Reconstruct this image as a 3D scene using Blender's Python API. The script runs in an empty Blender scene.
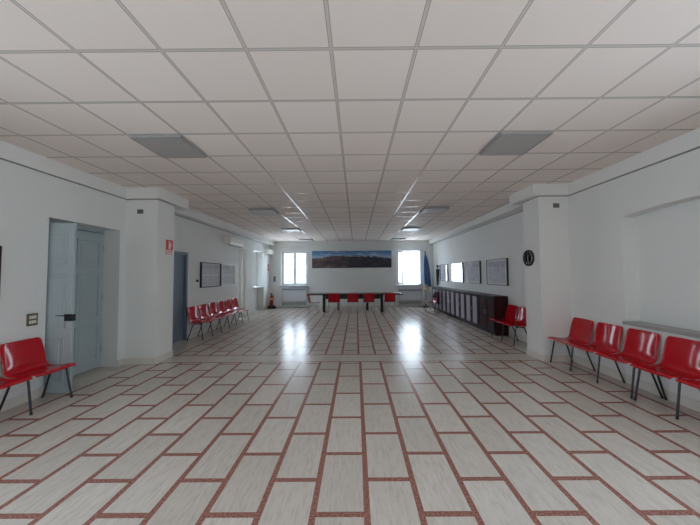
import bpy, bmesh, math, random
from mathutils import Vector, Matrix

random.seed(4)
PI = math.pi
scene = bpy.context.scene
col = scene.collection

# ------------------------------------------------------------------ helpers
def tag(o, label=None, cat=None, group=None, kind=None):
    if label: o['label'] = label
    if cat: o['category'] = cat
    if group: o['group'] = group
    if kind: o['kind'] = kind
    return o

def empty(name, loc=(0, 0, 0), rz=0.0):
    o = bpy.data.objects.new(name, None)
    o.location = loc
    o.rotation_euler = (0, 0, rz)
    o.empty_display_size = 0.1
    col.objects.link(o)
    return o

def thing(name, label, cat, loc=(0, 0, 0), rz=0.0, group=None):
    return tag(empty(name, loc, rz), label, cat, group)

class MB:
    """collects shapes into one mesh"""
    def __init__(s):
        s.v = []; s.f = []; s.sm = []
    def add(s, verts, faces, smooth=False):
        n = len(s.v)
        s.v += [tuple(p) for p in verts]
        s.f += [tuple(n + i for i in f) for f in faces]
        s.sm += [smooth] * len(faces)
        return s
    def box(s, x0, y0, z0, x1, y1, z1, bev=0.0, M=None):
        x0, x1 = min(x0, x1), max(x0, x1); y0, y1 = min(y0, y1), max(y0, y1); z0, z1 = min(z0, z1), max(z0, z1)
        vs = [(x, y, z) for x in (x0, x1) for y in (y0, y1) for z in (z0, z1)]
        fs = [(0, 1, 3, 2), (4, 6, 7, 5), (0, 4, 5, 1), (2, 3, 7, 6), (0, 2, 6, 4), (1, 5, 7, 3)]
        if bev > 0:
            bm = bmesh.new()
            bv = [bm.verts.new(p) for p in vs]
            for f in fs: bm.faces.new([bv[i] for i in f])
            bmesh.ops.bevel(bm, geom=list(bm.edges), offset=bev, segments=2, profile=0.5, affect='EDGES')
            bm.verts.index_update()
            vs = [tuple(v.co) for v in bm.verts]
            fs = [[v.index for v in f.verts] for f in bm.faces]
            bm.free()
        if M is not None: vs = [tuple(M @ Vector(p)) for p in vs]
        return s.add(vs, fs)
    def tube(s, pts, r, n=10, caps=True, r2=None):
        pts = [Vector(p) for p in pts]; rings = []
        for i, p in enumerate(pts):
            d = (pts[min(i + 1, len(pts) - 1)] - pts[max(i - 1, 0)]).normalized()
            up = Vector((0, 0, 1)) if abs(d.z) < 0.9 else Vector((1, 0, 0))
            a = d.cross(up).normalized(); b = d.cross(a).normalized()
            rr = r if r2 is None else r + (r2 - r) * i / (len(pts) - 1)
            rings.append([p + a * rr * math.cos(2 * PI * k / n) + b * rr * math.sin(2 * PI * k / n) for k in range(n)])
        vs = [q for R in rings for q in R]; fs = []
        for i in range(len(pts) - 1):
            for k in range(n):
                fs.append((i * n + k, i * n + (k + 1) % n, (i + 1) * n + (k + 1) % n, (i + 1) * n + k))
        s.add(vs, fs, True)
        if caps:
            s.add(rings[0], [tuple(range(n - 1, -1, -1))]); s.add(rings[-1], [tuple(range(n))])
        return s
    def lathe(s, prof, c=(0, 0, 0), n=24, M=None, smooth=True):
        vs = []; fs = []
        for (r, z) in prof:
            for k in range(n):
                vs.append(Vector((c[0] + r * math.cos(2 * PI * k / n), c[1] + r * math.sin(2 * PI * k / n), c[2] + z)))
        for i in range(len(prof) - 1):
            for k in range(n):
                fs.append((i * n + k, i * n + (k + 1) % n, (i + 1) * n + (k + 1) % n, (i + 1) * n + k))
        m = len(prof) - 1
        caps = [tuple(range(n - 1, -1, -1)), tuple(m * n + k for k in range(n))]
        if M is not None: vs = [M @ p for p in vs]
        s.add(vs, fs, smooth)
        s.add(vs, caps)
        return s
    def prism(s, poly, axis, a0, a1):
        """poly: 2D outline; axis 'x': (y,z) extruded along x, 'y': (x,z), 'z': (x,y)"""
        def P(p, a):
            return (a, p[0], p[1]) if axis == 'x' else (p[0], a, p[1]) if axis == 'y' else (p[0], p[1], a)
        n = len(poly)
        vs = [P(p, a0) for p in poly] + [P(p, a1) for p in poly]
        fs = [tuple(range(n)), tuple(range(2 * n - 1, n - 1, -1))] + [(i, (i + 1) % n, n + (i + 1) % n, n + i) for i in range(n)]
        return s.add(vs, fs)
    def build(s, name, mat, parent=None, loc=None, fix=True):
        me = bpy.data.meshes.new(name)
        me.from_pydata(s.v, [], s.f)
        me.polygons.foreach_set('use_smooth', s.sm)
        if fix:
            bm = bmesh.new(); bm.from_mesh(me)
            bmesh.ops.recalc_face_normals(bm, faces=list(bm.faces))
            bm.to_mesh(me); bm.free()
        me.materials.append(mat)
        me.update()
        o = bpy.data.objects.new(name, me)
        col.objects.link(o)
        if parent: o.parent = parent
        if loc: o.location = loc
        return o

def copy_tree(o, parent=None):
    c = o.copy(); col.objects.link(c)
    if parent: c.parent = parent
    for ch in list(o.children): copy_tree(ch, c)
    return c

def struct(mb, name, mat, parent=None):
    o = mb.build(name, mat, parent)
    if parent is None: o['kind'] = 'structure'
    return o

# ------------------------------------------------------------------ materials
def lin(c):
    return tuple(((x / 255) / 12.92 if x / 255 <= 0.04045 else ((x / 255 + 0.055) / 1.055) ** 2.4) for x in c)

class NT:
    def __init__(s, name):
        s.m = bpy.data.materials.new(name); s.m.use_nodes = True
        s.t = s.m.node_tree; s.b = s.t.nodes['Principled BSDF']
    def n(s, typ, **kw):
        x = s.t.nodes.new(typ)
        for k, v in kw.items(): setattr(x, k, v)
        return x
    def l(s, a, b): s.t.links.new(a, b)
    def math(s, op, a, b=None, clamp=False):
        x = s.n('ShaderNodeMath', operation=op); x.use_clamp = clamp
        for i, q in enumerate((a, b)):
            if q is None: continue
            if isinstance(q, (int, float)): x.inputs[i].default_value = q
            else: s.l(q, x.inputs[i])
        return x.outputs[0]
    def mix(s, fac, a, b):
        x = s.n('ShaderNodeMix', data_type='RGBA')
        for sock, q in ((x.inputs[0], fac), (x.inputs[6], a), (x.inputs[7], b)):
            if isinstance(q, (int, float)): sock.default_value = q
            elif isinstance(q, tuple): sock.default_value = (*q, 1)
            else: s.l(q, sock)
        return x.outputs[2]
    def coords(s, kind='Object'):
        return s.n('ShaderNodeTexCoord').outputs[kind]
    def noise(s, vec, scale, detail=4, rough=0.55, dim=None):
        x = s.n('ShaderNodeTexNoise'); x.inputs['Scale'].default_value = scale
        x.inputs['Detail'].default_value = detail; x.inputs['Roughness'].default_value = rough
        if vec is not None: s.l(vec, x.inputs['Vector'])
        return x.outputs['Fac']
    def mapping(s, vec, scale=(1, 1, 1), loc=(0, 0, 0), rot=(0, 0, 0)):
        x = s.n('ShaderNodeMapping'); s.l(vec, x.inputs['Vector'])
        x.inputs['Scale'].default_value = scale; x.inputs['Location'].default_value = loc; x.inputs['Rotation'].default_value = rot
        return x.outputs[0]
    def ramp(s, fac, stops):
        x = s.n('ShaderNodeValToRGB'); s.l(fac, x.inputs[0])
        e = x.color_ramp.elements
        while len(e) < len(stops): e.new(0.5)
        for i, (p, c) in enumerate(stops):
            e[i].position = p; e[i].color = (*c, 1)
        return x.outputs[0]
    def bump(s, h, strength=0.2, dist=0.002):
        x = s.n('ShaderNodeBump'); x.inputs['Strength'].default_value = strength; x.inputs['Distance'].default_value = dist
        s.l(h, x.inputs['Height']); s.l(x.outputs[0], s.b.inputs['Normal'])

def plain(name, c, rough=0.5, metal=0.0, var=0.04, scale=6.0, spec=0.5, coat=0.0):
    t = NT(name); b = t.b
    c = lin(c)
    v = t.noise(t.coords(), scale, 4)
    lo = tuple(x * (1 - var) for x in c); hi = tuple(min(1, x * (1 + var)) for x in c)
    t.l(t.mix(v, lo, hi), b.inputs['Base Color'])
    b.inputs['Roughness'].default_value = rough; b.inputs['Metallic'].default_value = metal
    b.inputs['Specular IOR Level'].default_value = spec
    b.inputs['Coat Weight'].default_value = coat; b.inputs['Coat Roughness'].default_value = 0.08
    return t.m

def wall_mat(name, c):
    t = NT(name); c = lin(c)
    v = t.noise(t.coords(), 0.9, 5, 0.6)
    t.l(t.mix(v, tuple(x * 0.95 for x in c), tuple(min(1, x * 1.03) for x in c)), t.b.inputs['Base Color'])
    t.b.inputs['Roughness'].default_value = 0.7; t.b.inputs['Specular IOR Level'].default_value = 0.3
    t.bump(t.noise(t.coords(), 90, 3), 0.12, 0.001)
    return t.m

M = {}
M['wall'] = wall_mat('painted_plaster', (222, 223, 220))
M['white_plaster'] = wall_mat('white_plaster', (226, 226, 222))
M['skirting'] = plain('skirting_marble', (212, 207, 197), 0.35, var=0.08, scale=9)
M['door_paint'] = plain('grey_blue_paint', (166, 179, 182), 0.42, var=0.02)
M['dark_door'] = plain('slate_blue_paint', (104, 116, 130), 0.4, var=0.03)
M['red'] = plain('red_plastic', (180, 12, 28), 0.11, var=0.03, spec=0.5)
M['black'] = plain('black_paint', (22, 23, 26), 0.35, var=0.1)
M['rubber'] = plain('black_rubber', (14, 14, 15), 0.7)
M['steel'] = plain('brushed_steel', (170, 172, 175), 0.28, 0.9)
M['white_gloss'] = plain('white_gloss_paint', (232, 234, 234), 0.35, var=0.02)
M['cream'] = plain('cream_plastic', (236, 228, 214), 0.45, var=0.02)
M['ac_white'] = plain('ivory_plastic', (228, 226, 214), 0.4, var=0.02)
M['wood_dark'] = None
M['flag'] = None

# floor: pale travertine slabs in a brick bond with red marble strips ------------
def floor_mat():
    t = NT('travertine_and_red_marble')
    P = t.coords('Object'); sep = t.n('ShaderNodeSeparateXYZ'); t.l(P, sep.inputs[0])
    X, Y = sep.outputs[0], sep.outputs[1]
    def pattern(x0, sx, y0, sy, w, xmin, xmax):
        u = t.math('DIVIDE', t.math('SUBTRACT', X, x0), sx)
        c = t.math('FLOOR', u)
        du = t.math('MULTIPLY', t.math('ABSOLUTE', t.math('SUBTRACT', u, t.math('ROUND', u))), sx)
        vl = t.math('LESS_THAN', du, w / 2)
        ww = t.math('MULTIPLY', t.math('ADD', t.math('ADD', t.math('DIVIDE', t.math('SUBTRACT', Y, y0), sy), c), 1.0), 0.5)
        dw = t.math('MULTIPLY', t.math('ABSOLUTE', t.math('SUBTRACT', ww, t.math('ROUND', ww))), 2 * sy)
        hl = t.math('LESS_THAN', dw, w / 2)
        line = t.math('MAXIMUM', vl, hl)
        ins = t.math('MULTIPLY', t.math('GREATER_THAN', X, xmin), t.math('LESS_THAN', X, xmax))
        cell = t.n('ShaderNodeCombineXYZ'); t.l(c, cell.inputs[0]); t.l(t.math('FLOOR', ww), cell.inputs[1])
        edge = t.math('MINIMUM', t.math('ABSOLUTE', t.math('SUBTRACT', du, w / 2)), t.math('ABSOLUTE', t.math('SUBTRACT', dw, w / 2)))
        return t.math('MULTIPLY', line, ins), cell.outputs[0], edge, ins
    nA, cA, eA, iA = pattern(0.0594, 0.3557, 1.9385, 0.3177, 0.043, -3.88, 3.64)
    nB, cB, eB, iB = pattern(0.033, 0.325, 5.96, 0.2985, 0.040, -3.6, 3.38)
    far = t.math('GREATER_THAN', Y, 5.665)
    near = t.math('LESS_THAN', Y, 5.205)
    band1 = t.math('LESS_THAN', t.math('ABSOLUTE', t.math('SUBTRACT', Y, 5.213)), 0.018)
    band2 = t.math('LESS_THAN', t.math('ABSOLUTE', t.math('SUBTRACT', Y, 5.66)), 0.02)
    red = t.math('MAXIMUM', t.math('MULTIPLY', nA, near), t.math('MULTIPLY', nB, far))
    red = t.math('MAXIMUM', red, t.math('MAXIMUM', band1, band2))
    # per-slab tint
    mixc = t.n('ShaderNodeMix', data_type='VECTOR'); t.l(far, mixc.inputs[0]); t.l(cA, mixc.inputs[4]); t.l(cB, mixc.inputs[5])
    wn = t.n('ShaderNodeTexWhiteNoise', noise_dimensions='3D'); t.l(mixc.outputs[1], wn.inputs['Vector'])
    off = t.n('ShaderNodeVectorMath', operation='MULTIPLY_ADD'); t.l(wn.outputs['Color'], off.inputs[0]); off.inputs[1].default_value = (9, 9, 9); t.l(P, off.inputs[2])
    veins = t.noise(t.mapping(off.outputs[0], (48, 7.0, 1)), 1.0, 7, 0.7)
    cloud = t.noise(t.mapping(off.outputs[0], (2.6, 1.6, 1)), 1.0, 4)
    vc = t.ramp(veins, [(0.28, lin((190, 182, 172))), (0.5, lin((216, 209, 200))), (0.72, lin((226, 220, 212)))])
    tint = t.ramp(wn.outputs['Value'], [(0.0, (0.85, 0.84, 0.82)), (0.5, (0.94, 0.935, 0.925)), (1.0, (1.0, 1.0, 1.0))])
    mul = t.n('ShaderNodeMix', data_type='RGBA', blend_type='MULTIPLY'); mul.inputs[0].default_value = 1.0
    t.l(vc, mul.inputs[6]); t.l(tint, mul.inputs[7])
    stone = t.mix(t.math('MULTIPLY', cloud, 0.35), mul.outputs[2], lin((176, 166, 154)))
    sp = t.noise(P, 85, 3, 0.75); sp2 = t.noise(P, 6, 3)
    redc = t.ramp(sp, [(0.34, lin((112, 66, 56))), (0.5, lin((150, 100, 88))), (0.66, lin((198, 162, 148)))])
    redc = t.mix(t.math('MULTIPLY', sp2, 0.4), redc, lin((140, 94, 84)))
    t.l(t.mix(red, stone, redc), t.b.inputs['Base Color'])
    r = t.math('ADD', t.math('MULTIPLY', t.noise(P, 3.0, 4), 0.10), 0.17)
    t.l(r, t.b.inputs['Roughness'])
    t.b.inputs['Specular IOR Level'].default_value = 0.20
    t.b.inputs['IOR'].default_value = 1.5
    t.bump(t.noise(P, 1.7, 3), 0.05, 0.01)
    return t.m

def ceiling_mat():
    t = NT('mineral_ceiling_tiles')
    P = t.coords('Object'); sep = t.n('ShaderNodeSeparateXYZ'); t.l(P, sep.inputs[0])
    X, Y = sep.outputs[0], sep.outputs[1]
    def g(q, o):
        u = t.math('DIVIDE', t.math('SUBTRACT', q, o), 0.6)
        return t.math('MULTIPLY', t.math('ABSOLUTE', t.math('SUBTRACT', u, t.math('ROUND', u))), 0.6), t.math('FLOOR', u)
    dx, cx = g(X, -0.165); dy, cy = g(Y, 1.957)
    d = t.math('MINIMUM', dx, dy)
    bar = t.math('LESS_THAN', d, 0.0115)
    gap = t.math('LESS_THAN', t.math('ABSOLUTE', t.math('SUBTRACT', d, 0.0125)), 0.0022)
    cell = t.n('ShaderNodeCombineXYZ'); t.l(cx, cell.inputs[0]); t.l(cy, cell.inputs[1])
    wn = t.n('ShaderNodeTexWhiteNoise', noise_dimensions='3D'); t.l(cell.outputs[0], wn.inputs['Vector'])
    tile = t.ramp(wn.outputs['Value'], [(0, lin((232, 221, 212))), (0.6, lin((236, 225, 216))), (1, lin((238, 229, 221)))])
    fl = t.noise(P, 220, 2)
    tile = t.mix(t.math('MULTIPLY', fl, 0.10), tile, lin((190, 184, 178)))
    c = t.mix(bar, tile, lin((206, 197, 189)))
    c = t.mix(gap, c, lin((150, 142, 134)))
    t.l(c, t.b.inputs['Base Color'])
    t.l(t.math('SUBTRACT', 0.85, t.math('MULTIPLY', bar, 0.6)), t.b.inputs['Roughness'])
    t.b.inputs['Specular IOR Level'].default_value = 0.4
    return t.m

def wood_mat(name, a, b, rough=0.35, vertical=True, spec=0.22):
    t = NT(name)
    v = t.mapping(t.coords(), (26, 26, 2.2) if vertical else (2.2, 26, 26))
    g = t.noise(v, 1.0, 6, 0.6)
    t.l(t.ramp(g, [(0.3, lin(a)), (0.7, lin(b))]), t.b.inputs['Base Color'])
    t.b.inputs['Roughness'].default_value = rough; t.b.inputs['Specular IOR Level'].default_value = spec
    return t.m

def glass_mat(name='window_glass', tint=(1, 1, 1)):
    t = NT(name); t.t.nodes.remove(t.b)
    tr = t.n('ShaderNodeBsdfTransparent'); tr.inputs[0].default_value = (*tint, 1)
    gl = t.n('ShaderNodeBsdfGlossy'); gl.inputs['Roughness'].default_value = 0.02
    lw = t.n('ShaderNodeLayerWeight'); lw.inputs[0].default_value = 0.5
    fr = t.math('ADD', 0.04, t.math('MULTIPLY', t.math('POWER', lw.outputs['Facing'], 5.0), 0.96))
    w = t.noise(t.coords(), 3.0)
    fac = t.math('MULTIPLY', fr, t.math('ADD', 0.95, t.math('MULTIPLY', w, 0.05)))
    mx = t.n('ShaderNodeMixShader'); t.l(fac, mx.inputs[0]); t.l(tr.outputs[0], mx.inputs[1]); t.l(gl.outputs[0], mx.inputs[2])
    t.l(mx.outputs[0], t.t.nodes['Material Output'].inputs[0])
    return t.m

def granite_mat():
    t = NT('grey_granite')
    n1 = t.noise(t.coords(), 140, 3, 0.7); n2 = t.noise(t.coords(), 30, 4)
    a = t.ramp(n1, [(0.3, lin((92, 92, 90))), (0.5, lin((156, 156, 152))), (0.7, lin((204, 202, 196)))])
    t.l(t.mix(t.math('MULTIPLY', n2, 0.4), a, lin((134, 134, 130))), t.b.inputs['Base Color'])
    t.b.inputs['Roughness'].default_value = 0.3
    return t.m

def panorama_mat():
    """a wide mountain panorama: blue sky with cloud streaks, snowy ridge, dark brown land"""
    t = NT('panorama_print')
    P = t.coords('Generated'); sep = t.n('ShaderNodeSeparateXYZ'); t.l(P, sep.inputs[0])
    U, V = sep.outputs[0], sep.outputs[2]
    ridge_n = t.noise(t.mapping(P, (5, 0, 0)), 1.0, 5, 0.5)
    big = t.noise(t.mapping(P, (2.2, 0, 0), loc=(3.1, 0, 0)), 1.0, 2)
    arch = t.math('MULTIPLY', t.math('SINE', t.math('MULTIPLY', U, PI)), 0.16)
    ridge = t.math('ADD', t.math('ADD', 0.44, arch), t.math('ADD', t.math('MULTIPLY', ridge_n, 0.16), t.math('MULTIPLY', big, 0.12)))
    land = t.math('LESS_THAN', V, ridge)
    sky = t.ramp(V, [(0.55, lin((186, 200, 214))), (0.78, lin((104, 150, 190))), (1.0, lin((52, 108, 160)))])
    clouds = t.noise(t.mapping(P, (7, 0, 7)), 1.0, 5, 0.6)
    sky = t.mix(t.ramp(clouds, [(0.5, (0, 0, 0)), (0.75, (0.8, 0.8, 0.8))]), sky, lin((206, 214, 222)))
    n = t.noise(t.mapping(P, (8, 0, 5)), 1.0, 5, 0.6)
    warm = t.ramp(n, [(0.3, lin((40, 36, 46))), (0.5, lin((88, 76, 80))), (0.62, lin((120, 92, 84))), (0.8, lin((170, 160, 164)))])
    cool = t.ramp(n, [(0.35, lin((28, 28, 40))), (0.6, lin((54, 50, 62))), (0.8, lin((130, 128, 140)))])
    landc = t.mix(t.ramp(t.math('ADD', U, t.math('MULTIPLY', big, 0.3)), [(0.35, (0, 0, 0)), (0.65, (1, 1, 1))]), warm, cool)
    d = t.math('SUBTRACT', ridge, V)
    snow = t.math('MULTIPLY', t.math('LESS_THAN', d, 0.07), t.ramp(t.noise(t.mapping(P, (22, 0, 14)), 1.0, 3), [(0.48, (0, 0, 0)), (0.6, (1, 1, 1))]))
    landc = t.mix(snow, landc, lin((190, 196, 206)))
    t.l(t.mix(land, sky, landc), t.b.inputs['Base Color'])
    t.b.inputs['Roughness'].default_value = 0.55
    return t.m

def sheet_mat(name, paper, ink):
    """a printed sheet with a pale drawing on it"""
    t = NT(name); P = t.coords('Generated')
    a = t.noise(t.mapping(P, (6, 6, 6)), 1.0, 5, 0.65)
    b = t.noise(t.mapping(P, (2, 34, 44)), 1.0, 2)
    f = t.math('ADD', t.math('MULTIPLY', a, 0.7), t.math('MULTIPLY', b, 0.3))
    t.l(t.ramp(f, [(0.36, lin(ink)), (0.55, lin(paper)), (0.8, tuple(min(1, x * 1.06) for x in lin(paper)))]), t.b.inputs['Base Color'])
    t.b.inputs['Roughness'].default_value = 0.6
    return t.m

def diffuser_mat(name, c):
    t = NT(name); P = t.coords('Object')
    w = t.n('ShaderNodeTexChecker'); w.inputs['Scale'].default_value = 60; t.l(P, w.inputs[0])
    c = lin(c)
    t.l(t.mix(w.outputs['Fac'], tuple(x * 0.86 for x in c), c), t.b.inputs['Base Color'])
    t.b.inputs['Roughness'].default_value = 0.45
    return t.m

def cloth_mat(name, a, b):
    t = NT(name); n = t.noise(t.mapping(t.coords(), (14, 14, 2)), 1.0, 4)
    t.l(t.ramp(n, [(0.3, lin(a)), (0.7, lin(b))]), t.b.inputs['Base Color'])
    t.b.inputs['Roughness'].default_value = 0.85
    return t.m

M['floor'] = floor_mat()
M['ceiling'] = ceiling_mat()
M['wood_dark'] = wood_mat('dark_mahogany', (38, 15, 15), (72, 33, 31))
M['wood_frame'] = wood_mat('dark_stained_oak', (22, 14, 20), (42, 30, 36))
M['table_top'] = wood_mat('dark_table_laminate', (24, 18, 22), (40, 30, 34), 0.25, False)
M['glass'] = glass_mat()
M['granite'] = granite_mat()
M['panorama'] = panorama_mat()
M['sheet_map'] = sheet_mat('printed_map_sheet', (204, 206, 216), (172, 174, 188))
M['sheet_pale'] = sheet_mat('pale_printed_sheet', (206, 208, 214), (168, 170, 178))
M['notice'] = sheet_mat('notice_sheet', (206, 209, 213), (184, 188, 194))
M['diffuser_grey'] = diffuser_mat('grey_prismatic_diffuser', (176, 172, 168))
M['diffuser_white'] = diffuser_mat('white_prismatic_diffuser', (206, 206, 206))
M['lamp_frame'] = plain('grey_enamel', (150, 148, 146), 0.4)
M['flag'] = cloth_mat('blue_flag_cloth', (40, 66, 112), (84, 116, 160))
M['dark_cloth'] = cloth_mat('dark_cloth', (16, 17, 24), (40, 40, 50))
M['beige_cloth'] = cloth_mat('beige_cloth', (180, 160, 136), (214, 198, 176))
M['cab_glass_reflection'] = plain('cabinet_glass_reflection', (176, 170, 186), 0.08, var=0.10, spec=0.8)  # opaque pane, pale reflection of the opposite wall put into its colour
M['sign_red'] = plain('sign_red', (196, 54, 48), 0.45)
M['sign_white'] = plain('sign_white', (238, 226, 218), 0.45)
M['extinguisher'] = plain('extinguisher_red', (160, 26, 30), 0.25)
M['yellow'] = plain('yellow_label', (206, 178, 96), 0.5)
M['olive'] = plain('bronze_plate', (110, 108, 92), 0.35, 0.3)
M['button'] = plain('ivory_button', (224, 220, 200), 0.4)
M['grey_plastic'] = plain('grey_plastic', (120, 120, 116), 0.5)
M['dark_red_frame'] = plain('dark_red_lacquer', (46, 12, 20), 0.3)
M['silver'] = plain('aluminium_frame', (202, 204, 206), 0.35, 0.5)
M['mat_white'] = plain('white_mat_board', (228, 228, 230), 0.7)
M['gunmetal'] = plain('dark_frame', (30, 30, 36), 0.35)
M['radiator_white'] = plain('radiator_cover_paint', (206, 208, 210), 0.45)
M['sill_grey'] = plain('grey_marble_shelf', (150, 154, 162), 0.35, var=0.1)
M['clock_face'] = plain('clock_face_charcoal', (52, 56, 58), 0.3)

# ------------------------------------------------------------------ dimensions
H = 3.157
XL, XR = -4.15, 3.835          # near walls
YB, YF = -4.0, 13.80          # rear and far wall
PY0, PY1 = 5.14, 5.62         # pillars
PXL, PXR = -3.585, 3.30
WT = 0.45
def xr(y):                    # the far right wall runs slightly inwards
    return 3.845 - 0.0165 * (y - 5.7)
ANG = math.atan(0.0165)

def wall_boxes(mb, axis, a0, a1, u0, u1, z0, z1, holes):
    """wall slab between a0,a1 across its thickness, u0..u1 along it, with rectangular holes (ua,ub,za,zb)"""
    def bx(ua, ub, za, zb):
        if ub - ua < 1e-5 or zb - za < 1e-5: return
        if axis == 'x': mb.box(a0, ua, za, a1, ub, zb)
        else: mb.box(ua, a0, za, ub, a1, zb)
    u = u0
    for (ua, ub, za, zb) in sorted(holes):
        bx(u, ua, z0, z1); bx(ua, ub, z0, za); bx(ua, ub, zb, z1); u = ub
    bx(u, u1, z0, z1)
    return mb

# ------------------------------------------------------------------ room shell
struct(MB().box(XL - 2.2, YB - 0.5, -0.12, XR + 0.5, YF + 0.5, 0.0), 'floor', M['floor'])
struct(MB().box(XL - 0.5, YB - 0.5, H, XR + 0.5, YF + 0.5, H + 0.15), 'ceiling', M['ceiling'])

DY0, DY1, DZ = 3.84, 5.01, 2.37          # double door recess
D2Y0, D2Y1, D2Z = 6.15, 7.06, 2.13        # slate door
N1 = (10.12, 10.72, 0.0, 2.50)            # tall window recess
N2 = (11.60, 12.86, 0.0, 2.58)            # window recess with shelf
ADDED_RW = [(-2.2, -1.2, 1.0, 2.5)]  # rear window out of view, added to light faces turned to the camera
ADDED_SW = [(-2.9, -1.3, 0.70, 2.38), (0.0, 1.5, 0.70, 2.38)]   # side windows out of view, added in both walls to light the near half
wl = MB()
wall_boxes(wl, 'x', XL - WT, XL, YB, YF + 0.4, 0, H, [(DY0, DY1, 0, DZ), (D2Y0, D2Y1, 0, D2Z), N1, N2] + ADDED_SW)
wl.box(XL - WT, 10.42, 0, XL - 0.30, N1[1], N1[3]); wl.box(XL - WT, 12.42, 1.03, XL - 0.30, N2[1], N2[3])
wl.box(XL - WT, N2[0], 0, XL - 0.27, N2[1], 1.03)        # apron under the second window
struct(wl, 'wall_left', M['wall'])

# arch-headed blind recess in the right wall
NY0, NY1, NZ0, NSP, NTOP = 2.42, 4.125, 0.868, 2.36, 2.42
wr = MB()
wall_boxes(wr, 'x', XR, XR + WT, YB, PY1, 0, H, [(NY0, NY1, NZ0, NTOP + 0.001)] + ADDED_SW)
wr.box(XR + 0.2, NY0, NZ0, XR + WT, NY1, NTOP + 0.001)
poly = [(NY0, NTOP + 0.0005)]
k = 20
for i in range(k + 1):
    f = i / k
    poly.append((NY0 + (NY1 - NY0) * f, NSP + (NTOP - NSP) * (1 - (2 * f - 1) ** 2)))
poly.append((NY1, NTOP + 0.0005))
wr.prism(poly, 'x', XR, XR + 0.2)
# far stretch, slightly inclined
wr.add([(xr(PY1), PY1, 0), (xr(YF + .4), YF + .4, 0), (XR + WT, YF + .4, 0), (XR + WT, PY1, 0),
        (xr(PY1), PY1, H), (xr(YF + .4), YF + .4, H), (XR + WT, YF + .4, H), (XR + WT, PY1, H)],
       [(0, 1, 2, 3), (4, 5, 6, 7), (0, 1, 5, 4), (1, 2, 6, 5), (2, 3, 7, 6), (3, 0, 4, 7)])
struct(wr, 'wall_right', M['wall'])

FW1 = (-3.62, -2.34, 1.04, 2.70)          # far windows (x0,x1,z0,z1)
FW2 = (1.96, 3.09, 1.04, 2.70)
wf = wall_boxes(MB(), 'y', YF, YF + 0.4, XL - WT, XR + WT, 0, H, [FW1, FW2])
struct(wf, 'wall_far', M['wall'])

wb = wall_boxes(MB(), 'y', YB - 0.4, YB, XL - WT, XR + WT, 0, H, ADDED_RW)
struct(wb, 'wall_rear', M['wall'])

struct(MB().box(XL, PY0, 0, PXL, PY1, H), 'wall_pillar_left', M['white_plaster'])
struct(MB().box(PXR, PY0, 0, XR, PY1, H), 'wall_pillar_right', M['white_plaster'])

# plaster bulkheads under the edge of the suspended ceiling
BZ = 2.957
b = MB()
b.box(XL, YB, BZ, -4.122, PY0 - 0.05, H)
b.box(XL, PY0 - 0.05, BZ, -3.52, 5.97, H)
b.box(XL, 5.97, 2.97, -3.95, YF, H)
struct(b, 'trim_1', M['white_plaster'])
b = MB()
b.box(3.80, YB, BZ, XR, PY0 - 0.05, H)
b.box(3.17, PY0 - 0.06, BZ, XR, 5.86, H)
b.box(3.52, 5.86, 2.99, XR, YF, H)
struct(b, 'trim_2', M['white_plaster'])
struct(MB().box(-3.95, YF - 0.05, 2.92, 3.52, YF, H), 'trim_3', M['white_plaster'])

# grey strips that paint in the shadow line under the bulkheads
shade_strip = MB(); zt, zb = BZ, BZ - 0.014; e = 0.006
shade_strip.box(XL, YB, zb, XL + e, PY0, zt); shade_strip.box(XL, PY0 - e, zb, PXL + e, PY0, zt); shade_strip.box(PXL, PY0, zb, PXL + e, PY1, zt)
shade_strip.box(XL, PY1, 2.956, XL + e, YF, 2.97)
struct(shade_strip, 'shadow_line_left', M['grey_plastic'])
shade_strip = MB()
shade_strip.box(XR - e, YB, zb, XR, PY0, zt); shade_strip.box(PXR - e, PY0 - e, zb, XR, PY0, zt); shade_strip.box(PXR - e, PY0, zb, PXR, PY1, zt)
shade_strip.add([(xr(PY1) - e, PY1, 2.976), (xr(YF) - e, YF, 2.976), (xr(YF) + .002, YF, 2.976), (xr(PY1) + .002, PY1, 2.976),
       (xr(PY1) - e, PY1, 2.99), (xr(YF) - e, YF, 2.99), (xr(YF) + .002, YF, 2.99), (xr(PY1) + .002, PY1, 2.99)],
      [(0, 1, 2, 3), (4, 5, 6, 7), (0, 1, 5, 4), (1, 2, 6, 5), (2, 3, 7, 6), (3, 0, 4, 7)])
struct(shade_strip, 'shadow_line_right', M['grey_plastic'])

# skirting
SK = 0.115; ST = 0.018
s = MB()
s.box(XL, YB, 0, XL + ST, DY0, SK); s.box(XL, DY1, 0, XL + ST, PY0 - ST, SK)
s.box(XL, PY0 - ST, 0, PXL + ST, PY0, SK); s.box(PXL, PY0, 0, PXL + ST, PY1, SK)
s.box(XL, PY1, 0, PXL, PY1 + ST, SK)
s.box(XL, D2Y1, 0, XL + ST, N1[0], SK); s.box(XL, N1[1], 0, XL + ST, N2[0], SK); s.box(XL, N2[1], 0, XL + ST, YF, SK)
struct(s, 'baseboard_left', M['skirting'])
s = MB()
s.box(XR - ST, YB, 0, XR, PY0 - ST, SK); s.box(PXR - ST, PY0 - ST, 0, XR, PY0, SK); s.box(PXR - ST, PY0, 0, PXR, PY1, SK)
s.box(PXR, PY1, 0, xr(PY1), PY1 + ST, SK)
s.add([(xr(PY1) - ST, PY1, 0), (xr(YF) - ST, YF, 0), (xr(YF) + .002, YF, 0), (xr(PY1) + .002, PY1, 0),
       (xr(PY1) - ST, PY1, SK), (xr(YF) - ST, YF, SK), (xr(YF) + .002, YF, SK), (xr(PY1) + .002, PY1, SK)],
      [(0, 1, 2, 3), (4, 5, 6, 7), (0, 1, 5, 4), (1, 2, 6, 5), (2, 3, 7, 6), (3, 0, 4, 7)])
struct(s, 'baseboard_right', M['skirting'])
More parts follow.
